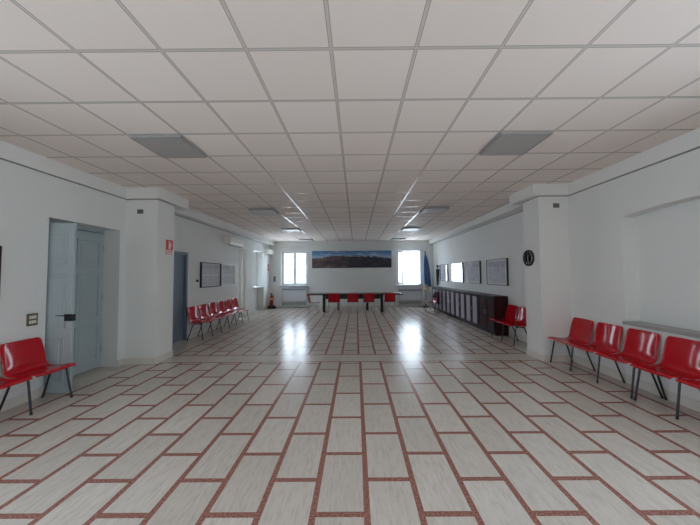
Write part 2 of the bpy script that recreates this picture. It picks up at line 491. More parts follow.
struct(MB().box(XL, YF - ST, 0, xr(YF), YF, 0.09), 'baseboard_far', M['skirting'])

# granite ledge of the blind recess
struct(MB().box(XR - 0.035, NY0 - 0.02, 0.826, XR + 0.2, NY1 + 0.02, NZ0 + 0.002, 0.004), 'trim_4', M['granite'])

# passage behind the double door and closing wall behind the slate door
c = MB()
c.box(XL - 2.1, DY0 - 0.9, 0, XL - 2.0, DY1 + 0.9, H)
c.box(XL - 2.1, DY0 - 1.0, 0, XL - WT, DY0 - 0.9, H); c.box(XL - 2.1, DY1 + 0.9, 0, XL - WT, DY1 + 1.0, H)
c.box(XL - 2.1, DY0 - 1.0, H, XL - WT, DY1 + 1.0, H + 0.1)
struct(c, 'wall_passage', M['wall'])

# ------------------------------------------------------------------ doors
def panel_leaf(mb, w, h, t, pans):
    """leaf in the plane y: x 0..w, z 0..h, thickness t, raised mouldings round the sunk panels on both faces"""
    mb.box(0, -t / 2, 0, w, t / 2, h, 0.003)
    for (x0, x1, z0, z1) in pans:
        for s_ in (-1, 1):
            yo = s_ * t / 2
            for (a, b_, c_, d_) in ((x0, x1, z0, z0 + .022), (x0, x1, z1 - .022, z1), (x0, x0 + .022, z0, z1), (x1 - .022, x1, z0, z1)):
                mb.box(a, yo - 0.015, c_, b_, yo + 0.015, d_, 0.004)
            mb.box(x0 + .07, yo - 0.006, z0 + .07, x1 - .07, yo + 0.006, z1 - .07, 0.006)

d1 = empty('door_1'); d1['kind'] = 'structure'; d1['label'] = 'grey-blue double door in the left wall, one leaf open into the room'
f = MB()
fx0, fx1 = XL - 0.36, XL - 0.29
f.box(fx0, DY0, 0, fx1, DY0 + 0.035, DZ - .0); f.box(fx0, DY1 - 0.02, 0, fx1, DY1, DZ); f.box(fx0, DY0, DZ - 0.05, fx1, DY1, DZ)
f.build('door_frame', M['door_paint'], d1)
LW, LH = 0.575, 2.285
pans = [(0.085, LW - 0.085, 1.72, 2.16), (0.085, LW - 0.085, 0.86, 1.60), (0.085, LW - 0.085, 0.14, 0.74)]
op = empty('open_leaf', (XL - 0.262, 3.884, 0.012), 0.02); op.parent = d1; op['label'] = 'open leaf standing out from the wall'
m = MB(); panel_leaf(m, LW, LH, 0.042, pans); m.build('leaf_panel', M['door_paint'], op)
m = MB()
m.box(LW - 0.095, -0.035, 0.955, LW - 0.002, -0.021, 1.05, 0.003)
m.box(LW - 0.006, -0.03, 0.955, LW + 0.008, 0.03, 1.045, 0.003)
m.build('lock_plate', M['black'], op)
m = MB(); m.tube([(LW - 0.065, -0.03, 1.03), (LW - 0.065, -0.062, 1.03)], 0.008); m.tube([(LW - 0.06, -0.06, 1.03), (LW - 0.175, -0.06, 1.034)], 0.0075, r2=0.005)
m.build('handle', M['black'], op)
cl = empty('closed_leaf', (XL - 0.30, 4.435, 0.012), PI / 2); cl.parent = d1; cl['label'] = 'closed leaf set back in the recess'
m = MB(); panel_leaf(m, LW - 0.02, LH + 0.01, 0.042, pans); m.build('leaf_panel', M['door_paint'], cl)
m = MB()
for z in (0.3, 1.2, 2.05): m.tube([(LW - 0.018, -0.03, z - .05), (LW - 0.018, -0.03, z + .05)], 0.009)
m.build('hinge', M['door_paint'], cl)

d2 = empty('door_2'); d2['kind'] = 'structure'; d2['label'] = 'dark slate-blue door in the left wall just past the pillar'
m = MB()
m.box(XL - 0.06, D2Y0 + .0, 0, XL - 0.0, D2Y0 + 0.06, D2Z); m.box(XL - 0.06, D2Y1 - 0.06, 0, XL - 0.0, D2Y1, D2Z); m.box(XL - 0.06, D2Y0, D2Z - 0.07, XL - 0.0, D2Y1, D2Z)
m.build('door_frame', M['dark_door'], d2)
m = MB(); m.box(XL - 0.10, D2Y0 + .05, 0.005, XL - 0.055, D2Y1 - .05, D2Z - .06, 0.003); m.build('door_leaf', M['dark_door'], d2)
m = MB(); m.tube([(XL - 0.058, D2Y0 + .13, 1.02), (XL - 0.01, D2Y0 + .13, 1.02), (XL - 0.005, D2Y0 + .24, 1.02)], 0.009); m.build('handle', M['steel'], d2)

# ------------------------------------------------------------------ windows
def sash(parent, w, h, bars, t=0.05, fr=0.075):
    m = MB()
    m.box(0, -t / 2, 0, fr, t / 2, h, .003); m.box(w - fr, -t / 2, 0, w, t / 2, h, .003)
    m.box(fr, -t / 2, 0, w - fr, t / 2, fr, .003); m.box(fr, -t / 2, h - fr, w - fr, t / 2, h, .003)
    for z in bars: m.box(fr, -t / 2 + .008, z - .014, w - fr, t / 2 - .008, z + .014)
    m.build('sash_frame', M['white_gloss'], parent)
    g = MB().box(fr - .01, -.003, fr - .01, w - fr + .01, .003, h - fr + .01)
    g.build('pane', M['glass'], parent)

def far_window(name, W, yglass, a_left, a_right, label):
    x0, x1, z0, z1 = W
    w = empty(name); w['kind'] = 'structure'; w['label'] = label
    m = MB(); F = 0.05
    m.box(x0, yglass - .03, z0, x0 + F, yglass + .04, z1); m.box(x1 - F, yglass - .03, z0, x1, yglass + .04, z1)
    m.box(x0, yglass - .03, z0, x1, yglass + .04, z0 + F); m.box(x0, yglass - .03, z1 - F, x1, yglass + .04, z1)
    m.build('window_frame', M['white_gloss'], w)
    sw = (x1 - x0 - 2 * F) / 2; sh = z1 - z0 - 2 * F
    l = empty('sash', (x0 + F, yglass - .035, z0 + F), -a_left); l.parent = w
    sash(l, sw, sh, [sh * 0.64])
    r = empty('sash', (x1 - F, yglass - .035, z0 + F), PI + a_right); r.parent = w
    sash(r, sw, sh, [sh * 0.64])
    return w
far_window('window_1', FW1, YF + 0.20, 0.0, 0.0, 'closed two-sash window left of the long panorama')
far_window('window_2', FW2, YF + 0.12, math.radians(72), math.radians(86), 'open two-sash window between the panorama and the blue flag')
# window shelves
sh1 = MB().box(-3.66, YF - 0.17, 0.985, -2.30, YF + 0.17, 1.02, .004)
struct(sh1, 'trim_5', M['sill_grey'])
sh2 = MB().box(1.90, YF - 0.14, 1.0, 3.17, YF + 0.10, 1.042, .004)
struct(sh2, 'trim_6', M['white_gloss'])
# side windows in the left wall recesses
for i, (N, z0) in enumerate((((N1[0], 10.42, 0, N1[3]), 0.08), ((N2[0], 12.42, 0, N2[3]), 1.05))):
    w = empty('window_%d' % (3 + i)); w['kind'] = 'structure'
    w['label'] = ['tall window deep in the left wall behind the cream pipe', 'window deep in the left wall above the small white shelf'][i]
    m = MB(); xa, xb = XL - 0.40, XL - 0.34
    y0, y1, z1 = N[0], N[1], N[3]
    m.box(xa, y0, z0, xb, y0 + .06, z1); m.box(xa, y1 - .06, z0, xb, y1, z1); m.box(xa, y0, z0, xb, y1, z0 + .06); m.box(xa, y0, z1 - .06, xb, y1, z1)
    m.box(xa, (y0 + y1) / 2 - .04, z0, xb, (y0 + y1) / 2 + .04, z1)
    if i == 0: m.box(XL - WT, y0, 0, XL - .33, y1, .08)
    m.build('window_frame', M['white_gloss'], w)
    MB().box(xa + .025, y0 + .05, z0 + .05, xa + .031, y1 - .05, z1 - .05).build('pane', M['glass'], w)
struct(MB().box(XL - 0.30, N2[0] - .03, 1.03, XL + 0.075, N2[1] - 0.01, 1.065, .004), 'trim_7', M['white_gloss'])
for i, (x0, x1, z0, z1) in enumerate(ADDED_RW):  # frame of the added rear window
    w = empty('window_%d' % (5 + i)); w['kind'] = 'structure'
    m = MB(); yg = YB - 0.2
    for (a, b_, c_, d_) in ((x0, x0 + .07, z0, z1), (x1 - .07, x1, z0, z1), (x0, x1, z0, z0 + .07), (x0, x1, z1 - .07, z1), ((x0 + x1) / 2 - .05, (x0 + x1) / 2 + .05, z0, z1)):
        m.box(a, yg - .03, c_, b_, yg + .03, d_)
    m.build('window_frame', M['white_gloss'], w)
for i, (y0, y1, z0, z1) in enumerate(ADDED_SW * 2):  # frames of the added side windows, out of view
    w = empty('window_%d' % (6 + i)); w['kind'] = 'structure'
    m = MB(); xg = XL - 0.25 if i < 2 else XR + 0.25
    for (a, b_, c_, d_) in ((y0, y0 + .07, z0, z1), (y1 - .07, y1, z0, z1), (y0, y1, z0, z0 + .07), (y0, y1, z1 - .07, z1), ((y0 + y1) / 2 - .05, (y0 + y1) / 2 + .05, z0, z1)):
        m.box(xg - .03, a, c_, xg + .03, b_, d_)
    m.build('window_frame', M['white_gloss'], w)

# ------------------------------------------------------------------ red chairs
def shell_mesh():
    # side profile (d from the front edge, z)
    prof = [(0.000, 0.408), (0.004, 0.424), (0.022, 0.434), (0.07, 0.436), (0.15, 0.428), (0.24, 0.418), (0.33, 0.414),
            (0.385, 0.421), (0.425, 0.443), (0.448, 0.485), (0.461, 0.54), (0.474, 0.61), (0.488, 0.68), (0.499, 0.735), (0.505, 0.762), (0.509, 0.776)]
    prof = [(0.035 + d * 0.295 / 0.33 if d < 0.33 else d, z * 1.018) for d, z in prof]
    half = [0.229, 0.236, 0.239, 0.240, 0.240, 0.240, 0.239, 0.236, 0.232, 0.229, 0.228, 0.228, 0.227, 0.224, 0.214, 0.190]
    nx = 16; vs = []; fs = []
    L = len(prof)
    for i, (d, z) in enumerate(prof):
        for j in range(nx + 1):
            s_ = -1 + 2 * j / nx
            s_ = math.copysign(abs(s_) ** 0.9, s_)
            y = s_ * half[i]
            e = abs(s_) ** 3.0
            # seat dished, back curved round the sitter
            seat_w = max(0, 1 - max(0, (d - 0.36)) / 0.07) * min(1, d / 0.06)
            back_w = 1 - max(0, 1 - max(0, (d - 0.40)) / 0.06)
            top = min(1.0, max(0.0, (0.79 - z) / 0.2))
            zz = z + 0.010 * e * seat_w
            dd = d - 0.034 * (abs(s_) ** 2.2) * back_w * (0.55 + 0.45 * top)
            # turned-down outer edge
            if j in (0, nx): zz -= 0.012 * seat_w; dd += 0.012 * back_w
            vs.append((dd, y, zz))
    for i in range(L - 1):
        for j in range(nx):
            a = i * (nx + 1) + j
            fs.append((a, a + 1, a + nx + 2, a + nx + 1))
    m = MB(); m.add(vs, fs, True)
    return m

def make_chair(name, leg_mat):
    """front edge at x=0, back towards +x, centred on y=0"""
    t = empty(name)
    sh = shell_mesh().build('seat_shell', M['red'], t)
    so = sh.modifiers.new('thick', 'SOLIDIFY'); so.thickness = 0.007; so.offset = -1
    sb = sh.modifiers.new('smooth', 'SUBSURF'); sb.levels = 1; sb.render_levels = 2
    m = MB()
    for sy in (-1, 1):
        m.tube([(0.150, sy * 0.215, 0.400), (0.34, sy * 0.215, 0.392)], 0.010)
        m.box(0.17, sy * 0.215 - .014, 0.386, 0.20, sy * 0.215 + .014, 0.414); m.box(0.29, sy * 0.215 - .014, 0.380, 0.32, sy * 0.215 + .014, 0.406)
    m.tube([(0.245, -0.215, 0.394), (0.245, 0.215, 0.394)], 0.009)
    m.build('seat_frame', leg_mat, t)
    for (tx, bx_) in ((0.155, 0.085), (0.335, 0.470)):
        for sy in (-1, 1):
            p0 = Vector((tx, sy * 0.215, 0.402 if tx < .2 else .394)); p1 = Vector((bx_, sy * 0.232, 0.0))
            lg = MB().tube([p0, p0.lerp(p1, 0.985)], 0.0115, 12).build('leg', leg_mat, t)
            d = (p1 - p0).normalized()
            MB().tube([p1 - d * 0.035, (p1.x, p1.y, 0.0)], 0.0125, 12).build('foot_cap', M['rubber'], lg)
    return t

proto_black = make_chair('plastic_chair', M['black'])
proto_steel = make_chair('meeting_chair', M['steel'])
used = {}
def put_chair(proto, x, y, rz, label, group, linked=0):
    # linked = -1/+1: hooked on to its neighbour, so it stands on the two legs of that side (local y) only
    o = proto if proto.name not in used else copy_tree(proto)
    if linked:
        for ch in list(o.children):
            if ch.name.split('.')[0] == 'leg' and (sum(v.co.y for v in ch.data.vertices) > 0) != (linked > 0):
                for g in list(ch.children): bpy.data.objects.remove(g)
                bpy.data.objects.remove(ch)
    used[proto.name] = 1
    o.location = (x, y, 0); o.rotation_euler = (0, 0, rz)
    return tag(o, label, 'chair', group)

# row along the right wall, backs to the wall (local +x = wall side)
for y, lab in zip((4.872, 4.366, 3.860, 3.354, 2.848), (
        'red plastic chair closest to the right pillar, first in the row beside the granite ledge',
        'second red plastic chair from the right pillar in the wall row with black legs',
        'third red plastic chair from the right pillar, at the far end of the granite ledge',
        'fourth red plastic chair from the right pillar, in front of the granite ledge',
        'red plastic chair cut off by the right picture edge, below the granite ledge')):
    put_chair(proto_black, 3.315, y, 0.0, lab, 'red chairs along the near right wall', 0 if y in (4.872, 3.354) else -1)
# pair beyond the right pillar
for y, lab in ((6.94, 'red plastic chair against the end of the dark cabinets beyond the right pillar'),
               (6.445, 'red plastic chair half hidden behind the right pillar')):
    put_chair(proto_black, xr(y) - 0.56, y, ANG, lab, 'red chairs beyond the right pillar', 0 if y > 6.8 else -1)
# near left wall
for y, lab in ((3.535, 'red plastic chair beside the open grey-blue door leaf on the left wall'),
               (3.035, 'red plastic chair cut off by the left picture edge, beside the chair at the door')):
    put_chair(proto_black, -3.61, y, PI, lab, 'red chairs on the near left wall', 0 if y > 3.3 else 1)
# six along the far left wall
ords = ['first red plastic chair past the slate-blue door in the row of six', 'second red plastic chair past the slate-blue door, under the dark-framed board',
        'third red plastic chair past the slate-blue door, under the dark-framed board', 'fourth red plastic chair past the slate-blue door, under the white-framed board',
        'fifth red plastic chair past the slate-blue door, next to last in the row', 'farthest red plastic chair of the row of six, next to the cream pipe']
for i, lab in enumerate(ords):
    put_chair(proto_black, -3.60, 7.165 + 0.493 * i, PI, lab, 'red chairs in the row of six on the left wall', -1 if i else 0)

# ------------------------------------------------------------------ meeting table
TZ = 0.755
tb = thing('meeting_table', 'long dark meeting table with slab legs below the panorama', 'table', (-0.06, 12.25, 0))
m = MB(); m.box(-1.98, -0.42, TZ - .05, 1.98, 0.42, TZ, .004); m.build('table_top', M['table_top'], tb)
for x, y in ((-1.28, -.30), (-0.71, .28), (0.53, .28), (1.11, -.30)):
    MB().box(x - .055, y - .09, 0, x + .055, y + .09, TZ - .035, .004).build('leg', M['wood_frame'], tb)
MB().box(-1.30, -.02, TZ - .24, 1.14, .02, TZ - .035, .003).build('apron', M['wood_frame'], tb)
for x, lab in ((-0.93, 'red chair at the near side of the meeting table, leftmost with its back to us'),
               (-0.14, 'red chair at the near side of the meeting table, left of the two middle ones'),
               (0.51, 'red chair at the near side of the meeting table, right of the two middle ones'),
               (1.365, 'red chair at the near side of the meeting table, rightmost and standing apart')):
    put_chair(proto_steel, x, 12.15, -PI / 2, lab, 'red chairs at the meeting table')
put_chair(proto_steel, -1.45, 11.55, PI, 'red chair at the left end of the meeting table, seen side-on', 'red chairs at the meeting table')
# sheet of paper at the right end of the table
tag(MB().box(1.58, 12.0, TZ, 1.79, 12.3, TZ + .02, .003).build('paper_pile', M['white_gloss']), 'white paper pile on the right end of the meeting table', 'paper')
# chair by the cabinets
put_chair(proto_steel, 2.74, 11.62, 0.0, 'red chair in front of the farthest dark cabinet, with a dark jacket on it', 'red chairs by the cabinets')
j = MB()
pts = []
n = 16
ca, sa = 1.0, 0.0
prof = [(0.395, 0.60), (0.42, 0.70), (0.445, 0.80), (0.49, 0.825), (0.535, 0.805), (0.55, 0.70), (0.555, 0.58), (0.56, 0.44), (0.565, 0.33)]
for i, (d, z) in enumerate(prof):
    for q in range(n + 1):
        y = -0.15 + 0.34 * q / n
        wv = 0.012 * math.sin(q * 1.7 + i * .4)
        pts.append((2.74 + (d + wv) * ca - y * sa, 11.62 + (d + wv) * sa + y * ca, z + 0.01 * math.sin(q * .9)))
j.add(pts, [(i * (n + 1) + q, i * (n + 1) + q + 1, (i + 1) * (n + 1) + q + 1, (i + 1) * (n + 1) + q) for i in range(len(prof) - 1) for q in range(n)], True)
jo = j.build('jacket', M['dark_cloth']); so = jo.modifiers.new('thick', 'SOLIDIFY'); so.thickness = 0.012; so.offset = 0.0
tag(jo, 'dark jacket hung over the back of the chair by the farthest cabinet', 'jacket')

# ------------------------------------------------------------------ dark cabinets along the far right wall
CW, CD, CH = 0.918, 0.36, 0.985
clab = ['dark wooden cabinet next to the pair of red chairs, its brown side showing', 'second dark cabinet from the red chair pair, with pale glazed doors',
        'third dark cabinet from the red chair pair, with pale glazed doors', 'fourth dark cabinet from the red chair pair, with pale glazed doors',
        'fifth dark cabinet from the red chair pair, near the hanging dark cloth', 'farthest dark cabinet, behind the chair with the jacket']
def make_cabinet(first):
    """front face at x=0 (towards -x), depth +x, width along +y"""
    t = empty('cabinet')
    m = MB()
    m.box(0.02, 0, 0.05, CD, 0.022, CH - .025); m.box(0.02, CW - .022, 0.05, CD, CW, CH - .025)
    m.box(0.02, 0.022, 0.05, CD, CW - .022, 0.075); m.box(CD - .012, .022, .05, CD, CW - .022, CH - .025)
    m.box(0.035, 0, 0, CD, CW, 0.05)
    m.build('body', M['wood_dark'], t)
    MB().box(-0.012, -0.002, CH - .025, CD + .0, CW + .002, CH, .003).build('top', M['wood_frame'], t)
    MB().box(0.05, .022, 0.50, CD - .012, CW - .022, 0.518).build('shelf', M['wood_dark'], t)
    for k in (0, 1):
        y0 = 0.004 + k * (CW / 2 - .002); y1 = y0 + CW / 2 - .008
        d = MB(); st = 0.075; z0, z1 = 0.055, CH - .03
        d.box(0, y0, z0, .02, y0 + st, z1, .002); d.box(0, y1 - st, z0, .02, y1, z1, .002)
        d.box(0, y0 + st, z0, .02, y1 - st, z0 + .07, .002); d.box(0, y0 + st, z1 - .06, .02, y1 - st, z1, .002)
        do = d.build('door', M['wood_frame'], t)
        MB().box(.007, y0 + st - .01, z0 + .06, .013, y1 - st + .01, z1 - .05).build('door_panel' if first else 'glass_pane', M['wood_dark'] if first else M['cab_glass_reflection'], do)
        yk = y1 - .04 if k == 0 else y0 + .04
        MB().tube([(-.002, yk, .50), (-.022, yk, .50), (-.022, yk, .60), (-.002, yk, .60)], .005, 8).build('handle', M['steel'], do)
    return t
cab1 = make_cabinet(True); cab2 = make_cabinet(False)
for i in range(6):
    y = 7.235 + i * (CW + 0.004)
    o = cab1 if i == 0 else cab2 if i == 1 else copy_tree(cab2)
    o.location = (xr(y) - CD - 0.012, y, 0); o.rotation_euler = (0, 0, ANG)
    tag(o, clab[i], 'cabinet', 'dark cabinets along the far right wall')

# ------------------------------------------------------------------ framed pictures on the far right wall
plab = ['framed grey map on the right wall, largest-looking and closest to the clock', 'framed grey print on the right wall, second from the clock',
        'glazed frame mirroring a bright window, third from the clock', 'glazed frame mirroring daylight, farthest from the clock']
for i, (y0, y1) in enumerate(((7.20, 8.28), (8.72, 9.80), (10.08, 11.20), (11.68, 12.62))):
    z0, z1 = 1.245, 1.945
    t = thing('picture_frame', plab[i], 'picture', (xr(y0) - 0.002, y0, 0), ANG, 'framed pictures on the far right wall')
    W = y1 - y0; fw = 0.012; dp = 0.045
    m = MB()
    m.box(-dp, 0, z0, 0, fw, z1, .003); m.box(-dp, W - fw, z0, 0, W, z1, .003); m.box(-dp, fw, z0, 0, W - fw, z0 + fw, .003); m.box(-dp, fw, z1 - fw, 0, W - fw, z1, .003)
    m.build('frame', M['gunmetal'], t)
    MB().box(-.030, fw - .003, z0 + fw - .003, -.002, W - fw + .003, z1 - fw + .003).build('mat', M['mat_white'], t)
    MB().box(-.033, fw + .085, z0 + fw + .055, -.0305, W - fw - .085, z1 - fw - .055).build('print', M['sheet_map'] if i < 2 else M['sheet_pale'], t)
    MB().box(-.041, fw - .003, z0 + fw - .003, -.037, W - fw + .003, z1 - fw + .003).build('glazing', M['glass'], t)

# narrow dark cloth hanging near the far end
m = MB()
y = 12.86
m.lathe([(0.012, 0), (0.035, .04), (0.05, .3), (0.07, .62), (0.062, .74)][::1], (0, 0, 0), 14)
hang = m.build('cloth_drape', M['dark_cloth']); hang.location = (xr(y) - 0.08, y, 1.02)
tag(hang, 'narrow dark cloth hanging on the right wall beside the farthest picture', 'cloth')
MB().lathe([(0.01, .82), (0.045, .84), (0.05, .88), (0.03, .915), (0.008, .93)], (0, 0, 0), 14).build('knob', M['black'], hang)
MB().lathe([(0.014, 0.735), (0.014, .825)], (0, 0, 0), 10).build('cord', M['black'], hang)
MB().tube([(0.01, 0, .88), (0.085, 0, .88)], .008).build('hook', M['black'], hang)

# ------------------------------------------------------------------ far wall
p = thing('panorama_picture', 'long frameless mountain panorama above the meeting table', 'picture', (-2.124, YF, 0))
MB().box(0, -0.03, 1.868, 3.826, -0.002, 2.685, .002).build('canvas', M['panorama'], p)

def radiator_cover(x0, x1, d, z1, label):
    t = thing('radiator_cover', label, 'radiator cover', ((x0 + x1) / 2, YF, 0), 0, 'radiator covers below the far windows')
    w = (x1 - x0) / 2
    m = MB(); m.box(-w, -d, 0.04, -w + .04, 0, z1, .003); m.box(w - .04, -d, 0.04, w, 0, z1, .003); m.box(-w + .04, -d, z1 - .05, w - .04, -.01, z1, .003)
    m.box(-w + .04, -d, .04, w - .04, -.01, .09, .003)
    m.build('frame', M['radiator_white'], t)
    MB().box(-w + .055, -d + .035, .30, w - .055, -d + .05, z1 - .135, .003).build('panel', M['radiator_white'], t)
    MB().box(-w + .04, -d - .006, z1 - .12, w - .04, -d + .02, z1 - .045, .003).build('fascia', M['sill_grey'], t)
    g = MB()
    for k in range(5): g.box(-w + .045, -d + .014, .105 + k * .032, w - .045, -d + .024, .122 + k * .032)
    g.build('grille', M['lamp_frame'], t)
    for s_ in (-1, 1): MB().box(s_ * (w - .03) - .02, -d + .02, 0, s_ * (w - .03) + .02, -.02, .04).build('foot', M['lamp_frame'], t)
radiator_cover(-3.58, -2.36, 0.13, 0.94, 'white radiator cover under the closed window by the fire extinguisher')
radiator_cover(1.98, 3.14, 0.10, 0.87, 'white radiator cover under the open window by the blue flag')

# intercom on the far wall
t = thing('wall_intercom', 'small grey intercom on the far wall left of the closed window', 'intercom', (-3.93, YF, 1.36))
MB().box(-.055, -.035, -.13, .055, -.002, .13, .006).build('housing', M['grey_plastic'], t)
MB().box(-.04, -.06, -.12, -.005, -.034, .12, .006).build('handset', M['lamp_frame'], t)

# flag on its pole
fx, fy = 3.26, 13.50
t = thing('flag', 'blue flag furled on a pole in the far right corner', 'flag', (fx, fy, 0))
MB().lathe([(0.17, 0), (0.17, .02), (0.05, .05), (0.03, .16)], n=24).build('base', M['black'], t)
MB().tube([(0, 0, .1), (0, 0, 2.50)], .014).build('pole', M['wood_dark'], t)
MB().lathe([(0.012, 2.48), (0.032, 2.52), (0.03, 2.56), (0.008, 2.64)], n=14).build('finial', M['black'], t)
m = MB(); vs = []; n = 28
rows = [(2.47, .03, 0.0), (2.3, .07, .02), (2.0, .105, .04), (1.6, .13, .055), (1.25, .14, .075), (1.0, .13, .10), (.96, .12, .105)]
for (z, r, ox) in rows:
    for k in range(n):
        a = 2 * PI * k / n
        rr = r * (1 + 0.22 * math.sin(5 * a + z * 1.5))
        vs.append((ox + rr * math.cos(a), 0.75 * rr * math.sin(a), z + .03 * math.sin(3 * a) * (z < 1.1)))
m.add(vs, [(i * n + k, i * n + (k + 1) % n, (i + 1) * n + (k + 1) % n, (i + 1) * n + k) for i in range(len(rows) - 1) for k in range(n)], True)
m.build('flag_cloth', M['flag'], t)
m = MB(); vs = []; n = 20
rows = [(.74, .06), (.76, .10), (.84, .12), (.94, .11), (1.02, .09), (1.06, .05)]
for (z, r) in rows:
    for k in range(n):
        a = 2 * PI * k / n; rr = r * (1 + .1 * math.sin(4 * a + 9 * z))
        vs.append((rr * math.cos(a) - .01, .7 * rr * math.sin(a) - .04, z))
m.add(vs, [(i * n + k, i * n + (k + 1) % n, (i + 1) * n + (k + 1) % n, (i + 1) * n + k) for i in range(len(rows) - 1) for k in range(n)], True)
m.add(vs[:n], [tuple(range(n))]); m.add(vs[-n:], [tuple(range(n))])
m.build('cloth_tail', M['beige_cloth'], t)['label'] = 'beige lower fold of the flag'
# fire extinguisher on a dark mat in the far left corner
t = thing('fire_extinguisher', 'red fire extinguisher on the floor in the far left corner', 'fire extinguisher', (-3.95, 13.38, 0.15))
MB().lathe([(0.07, 0), (0.078, .02), (0.078, .36), (0.066, .42), (0.03, .46)], n=24).build('cylinder', M['extinguisher'], t)
MB().lathe([(0.0795, .24), (0.0795, .34)], n=24).build('label_band', M['yellow'], t)
m = MB(); m.lathe([(0.024, .46), (0.024, .50)], n=14); m.box(-.09, -.012, .50, .03, .012, .52); m.box(-.09, -.012, .54, .03, .012, .555); m.box(.005, -.01, .52, .03, .01, .54); m.build('valve', M['black'], t)
MB().tube([(0.02, 0, .48), (.08, -.03, .49), (.11, -.04, .40), (.09, -.04, .22)], .012).build('hose', M['black'], t)
t2 = thing('extinguisher_stand', 'low black stand under the fire extinguisher in the far left corner', 'stand', (-3.95, 13.38, 0))
MB().prism([(-.15, 0), (.20, 0), (.20, .03), (.11, .135), (-.11, .135), (-.15, .03)], 'y', -.13, .13).build('base', M['rubber'], t2)
MB().box(-.10, -.10, .135, .10, .10, .15, .003).build('tray', M['black'], t2)
t = thing('fire_sign', 'small dark red sign high above the fire extinguisher', 'sign', (XL, 13.52, 0.04))
MB().box(0, -.09, 1.72, .006, .09, 2.02, .001).build('plate', M['sign_red'], t)
MB().box(.006, -.02, 1.80, .008, .02, 1.94).build('pictogram', M['sign_white'], t)

# ------------------------------------------------------------------ left wall fittings
def air_con(y0, y1, z0, z1, d, label):
    t = thing('air_conditioner', label, 'air conditioner', (XL, (y0 + y1) / 2, z0), 0, 'air conditioners on the left wall')
    w = (y1 - y0) / 2; h = z1 - z0
    prof = [(0, 0.02), (d * .55, 0), (d * .86, .045), (d, .10), (d, h - .03), (d - .03, h), (0, h)]
    m = MB()
    m.add([(x, -w, z) for x, z in prof] + [(x, w, z) for x, z in prof],
          [tuple(range(len(prof))), tuple(range(len(prof), 2 * len(prof)))] + [(i, (i + 1) % len(prof), len(prof) + (i + 1) % len(prof), len(prof) + i) for i in range(len(prof))])
    m.build('housing', M['ac_white'], t)
    MB().box(d * .50, -w + .06, -.006, d * .80, w - .06, .016).build('outlet', M['black'], t)
    MB().box(d * .82, -w + .05, .004, d * .90, w - .05, .03, .003).build('flap', M['ac_white'], t)
air_con(8.96, 10.05, 2.52, 2.79, .21, 'ivory air conditioner high on the left wall above the white-framed board')
air_con(12.98, 13.72, 2.50, 2.76, .21, 'ivory air conditioner high in the far left corner')

# pipe running down beside the first window recess
t = thing('downpipe', 'cream pipe running down the left wall past the last red chair', 'pipe', (XL, 10.645, 0))
MB().tube([(-.06, 0, 0), (-.06, 0, 2.48)], .055, 18).build('pipe', M['cream'], t)
for z in (.62, 1.03, 1.95): MB().lathe([(.062, z), (.062, z + .05)], (-.06, 0, 0), 18).build('clamp', M['cream'], t)

for i, (y0, y1, fm, lab) in enumerate(((7.60, 8.72, 'gunmetal', 'dark-framed glazed notice board on the left wall above the chair row'),
                                      (8.80, 9.70, 'white_gloss', 'white-framed glazed notice board on the left wall nearer the air conditioner'))):
    t = thing('notice_board', lab, 'notice board', (XL, y0, 0), 0, 'notice boards on the far left wall')
    W = y1 - y0; z0, z1 = 1.235, 1.92; fw = .024; dp = .05
    m = MB()
    m.box(0, 0, z0, dp, fw, z1, .003); m.box(0, W - fw, z0, dp, W, z1, .003); m.box(0, fw, z0, dp, W - fw, z0 + fw, .003); m.box(0, fw, z1 - fw, dp, W - fw, z1, .003)
    m.build('frame', M[fm], t)
    MB().box(0.002, fw - .003, z0 + fw - .003, .01, W - fw + .003, z1 - fw + .003).build('backing', M['mat_white'], t)
    for k in range(3):
        for q in range(2):
            a = fw + .05 + k * (W - 2 * fw - .08) / 3; wz = (z1 - z0 - 2 * fw - .08) / 2; zz = z0 + fw + .03 + q * (wz + .02)
            MB().box(.010, a, zz, .012, a + (W - 2 * fw - .08) / 3 - .03, zz + wz - .01).build('notice', M['notice'], t)
    MB().box(.030, fw - .003, z0 + fw - .003, .034, W - fw + .003, z1 - fw + .003).build('glazing', M['glass'], t)

t = thing('wall_thermostat', 'small white dial with a black knob beside the dark-framed board', 'thermostat', (XL, 7.44, 1.41))
MB().box(0, -.05, -.06, .012, .05, .06, .003).build('plate', M['white_gloss'], t)
MB().lathe([(.034, .012), (.034, .04), (.02, .05)], n=16, M=Matrix.Translation((0, 0, .015)) @ Matrix.Rotation(PI / 2, 4, 'Y')).build('knob', M['black'], t)

t = thing('light_switch', 'bronze switch plate with six ivory buttons left of the open door', 'light switch', (XL, 3.675, 1.02))
MB().box(0, -.062, -.078, .012, .062, .078, .003).build('plate', M['olive'], t)
for r in (-1, 1):
    for k in (-1, 0, 1): MB().box(.011, k * .028 - .0115, r * .03 - .02, .017, k * .028 + .0115, r * .03 + .02, .002).build('button', M['button'], t)

t = thing('picture_frame', 'dark red framed picture cut off by the left picture edge', 'picture', (XL, 2.53, 0))
m = MB(); m.box(0, 0, 1.26, .03, .04, 1.93, .003); m.box(0, .745, 1.26, .03, .785, 1.93, .003); m.box(0, .04, 1.26, .03, .745, 1.30, .003); m.box(0, .04, 1.89, .03, .745, 1.93, .003)
m.build('frame', M['dark_red_frame'], t)
MB().box(0.002, .035, 1.295, .012, .75, 1.895).build('print', M['sheet_pale'], t)

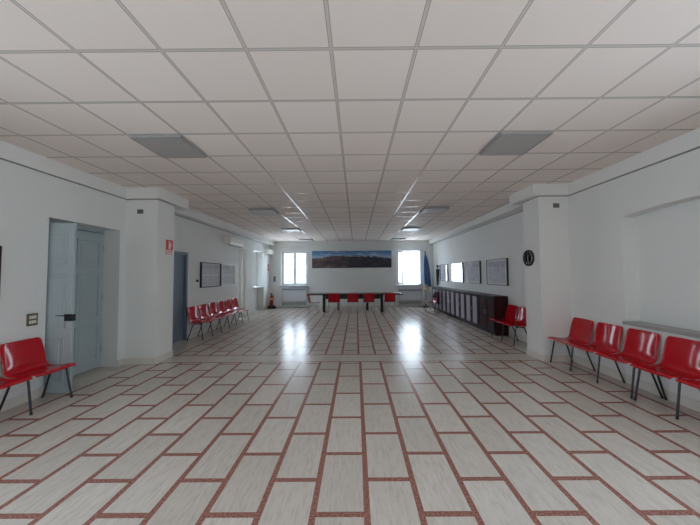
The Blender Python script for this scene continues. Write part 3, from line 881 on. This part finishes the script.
# fire sign on the left pillar
t = thing('fire_sign', 'red extinguisher sign on the side of the left pillar', 'sign', (PXL, 5.475, 1.975))
MB().box(0, -.10, 0, .006, .10, .275, .0015).build('plate', M['sign_red'], t)
MB().box(.0055, -.088, .012, .0075, .088, .082).build('caption_strip', M['sign_white'], t)
m = MB(); oc = [(-.028, .105), (.028, .105), (.028, .19), (.012, .212), (-.012, .212), (-.028, .19)]
m.prism(oc, 'x', .0055, .008)
m.prism([(-.034, .226), (.012, .226), (.012, .24), (-.034, .252)], 'x', .0055, .008); m.prism([(-.008, .212), (.008, .212), (.008, .228), (-.008, .228)], 'x', .0055, .008)
m.prism([(.012, .23), (.050, .205), (.050, .14), (.042, .14), (.042, .200), (.012, .22)], 'x', .0055, .008)
m.build('pictogram', M['sign_white'], t)
m = MB()
for k in range(4): m.box(.007, -.07 + k * .038, .03, .0082, -.045 + k * .038, .064)
m.build('caption_marks', M['sign_red'], t)

# small grey sensor plates on both pillars
for x, z, lab in ((-3.90, 2.73, 'small grey plate high on the left pillar'), (3.617, 2.778, 'small grey plate high on the right pillar')):
    t = thing('vent_plate', lab, 'plate', (x, PY0, z), 0, 'small plates high on the pillars')
    MB().box(-.054, -.012, -.04, .054, 0, .04, .003).build('plate', M['grey_plastic'], t)
    for k in (-1, 0, 1): MB().box(k * .03 - .011, -.015, -.022, k * .03 + .011, -.011, .022, .001).build('button', M['olive'], t)

# clock on the inner face of the right pillar
t = thing('wall_clock', 'round black wall clock on the inner face of the right pillar', 'clock', (PXR, 5.46, 1.85), 0)
RM = Matrix.Rotation(-PI / 2, 4, 'Y')
MB().lathe([(.155, 0), (.155, .03), (.148, .04), (.135, .04), (.132, .026)], n=40, M=RM).build('rim', M['black'], t)
MB().lathe([(.133, .012), (.133, .026)], n=40, M=RM).build('dial', M['clock_face'], t)
m = MB()
for k in range(12):
    a = 2 * PI * k / 12
    m.box(-.0275, -.005, .098, -.0262, .005, .122, 0, Matrix.Rotation(a, 4, 'X'))
m.build('hour_marks', M['mat_white'], t)
MB().box(-.030, -.006, -.015, -.0285, .006, .07, 0, Matrix.Rotation(0.1, 4, 'X')).build('hour_hand', M['mat_white'], t)
MB().box(-.033, -.004, -.02, -.0315, .004, .11, 0, Matrix.Rotation(3.0, 4, 'X')).build('minute_hand', M['mat_white'], t)

# ------------------------------------------------------------------ ceiling lights
llab = ['grey unlit ceiling panel nearest on the left side', 'ceiling panel second from the camera on the left side', 'ceiling panel third from the camera on the left side', 'ceiling panel farthest away on the left side, by the closed window',
        'grey unlit ceiling panel nearest on the right side', 'ceiling panel second from the camera on the right side', 'ceiling panel third from the camera on the right side', 'ceiling panel farthest away on the right side, by the open window']
n = 0
for xi in (-2.265, 1.935):
    for r in (2, 8, 13, 18):
        y = 1.957 + 0.6 * r + 0.3
        t = thing('ceiling_light', llab[n], 'ceiling light', (xi, y, H), 0, 'square ceiling light panels'); n += 1
        dz = -0.03 if r == 2 else -0.05
        m = MB(); h = .29
        m.box(-h, -h, dz, -h + .02, h, 0, .002); m.box(h - .02, -h, dz, h, h, 0, .002); m.box(-h + .02, -h, dz, h - .02, -h + .02, 0, .002); m.box(-h + .02, h - .02, dz, h - .02, h, 0, .002)
        m.build('frame', M['lamp_frame'], t)
        MB().box(-h + .018, -h + .018, dz + .004, h - .018, h - .018, -.004).build('diffuser', M['diffuser_grey'] if r == 2 else M['diffuser_white'], t)

# ------------------------------------------------------------------ light
w = bpy.data.worlds.new('sky'); scene.world = w; w.use_nodes = True
nt = w.node_tree; bg = nt.nodes['Background']
SKY = 6.5
tc = nt.nodes.new('ShaderNodeTexCoord'); sp = nt.nodes.new('ShaderNodeSeparateXYZ'); rp = nt.nodes.new('ShaderNodeValToRGB')
nt.links.new(tc.outputs['Generated'], sp.inputs[0]); nt.links.new(sp.outputs[2], rp.inputs[0]); nt.links.new(rp.outputs[0], bg.inputs[0])
rp.color_ramp.elements[0].color = (0.74, 0.86, 1.0, 1); rp.color_ramp.elements[1].color = (0.64, 0.81, 1.0, 1)
bg.inputs[1].default_value = SKY

def portal(name, loc, rot, sx, sy):
    l = bpy.data.lights.new(name, 'AREA'); l.shape = 'RECTANGLE'; l.size = sx; l.size_y = sy
    l.cycles.is_portal = True
    o = bpy.data.objects.new(name, l); o.location = loc; o.rotation_euler = rot; col.objects.link(o)
for i, (x0, x1, z0, z1) in enumerate((FW1, FW2)):
    portal('window_daylight', ((x0 + x1) / 2, YF + 0.38, (z0 + z1) / 2), (-PI / 2, 0, 0), x1 - x0, z1 - z0)
for (x0, x1, z0, z1) in ADDED_RW:  # added rear window
    portal('window_daylight', ((x0 + x1) / 2, YB - 0.38, (z0 + z1) / 2), (PI / 2, 0, 0), x1 - x0, z1 - z0)
for (y0, y1, z0, z1) in ADDED_SW:  # added side windows
    portal('window_daylight', (XL - WT + .02, (y0 + y1) / 2, (z0 + z1) / 2), (0, -PI / 2, 0), z1 - z0, y1 - y0)
    portal('window_daylight', (XR + WT - .02, (y0 + y1) / 2, (z0 + z1) / 2), (0, PI / 2, 0), z1 - z0, y1 - y0)
for N in (N1, N2):
    z0 = N[2] if N is N1 else 1.03
    portal('window_daylight', (XL - WT + .02, (N[0] + N[1]) / 2, (z0 + N[3]) / 2), (0, -PI / 2, 0), N[3] - z0, N[1] - N[0])

# ------------------------------------------------------------------ camera
fpx, yaw, pit, rol, hc = 286.5677, -0.0027, 0.0402, 0.0076, 1.57
ppx = 355.357
Rz = Matrix(((math.cos(yaw), -math.sin(yaw), 0), (math.sin(yaw), math.cos(yaw), 0), (0, 0, 1)))
Rp = Matrix(((1, 0, 0), (0, math.cos(pit), math.sin(pit)), (0, -math.sin(pit), math.cos(pit))))
Rr = Matrix(((math.cos(rol), 0, -math.sin(rol)), (0, 1, 0), (math.sin(rol), 0, math.cos(rol))))
W2C = Rr @ Rp @ Rz
right, fwd, up = W2C[0], W2C[1], W2C[2]
cam = bpy.data.cameras.new('camera'); co = bpy.data.objects.new('camera', cam); col.objects.link(co)
mw = Matrix.Identity(4)
for i in range(3):
    mw[i][0] = right[i]; mw[i][1] = up[i]; mw[i][2] = -fwd[i]
mw[2][3] = hc
co.matrix_world = mw
cam.sensor_width = 36; cam.lens = fpx / 700 * 36
cam.shift_x = (350 - ppx) / 700; cam.shift_y = 0
cam.clip_start = 0.05; cam.clip_end = 200
scene.camera = co

# ------------------------------------------------------------------ output
vs_ = scene.view_settings
vs_.view_transform = 'Standard'; vs_.look = 'None'; vs_.gamma = 1; vs_.use_curve_mapping = False
vs_.exposure = 0.80
cy = scene.cycles
cy.use_denoising = True
cy.max_bounces = 14; cy.diffuse_bounces = 10; cy.glossy_bounces = 6; cy.transparent_max_bounces = 12
cy.sample_clamp_indirect = 8.0
cy.caustics_reflective = False; cy.caustics_refractive = False
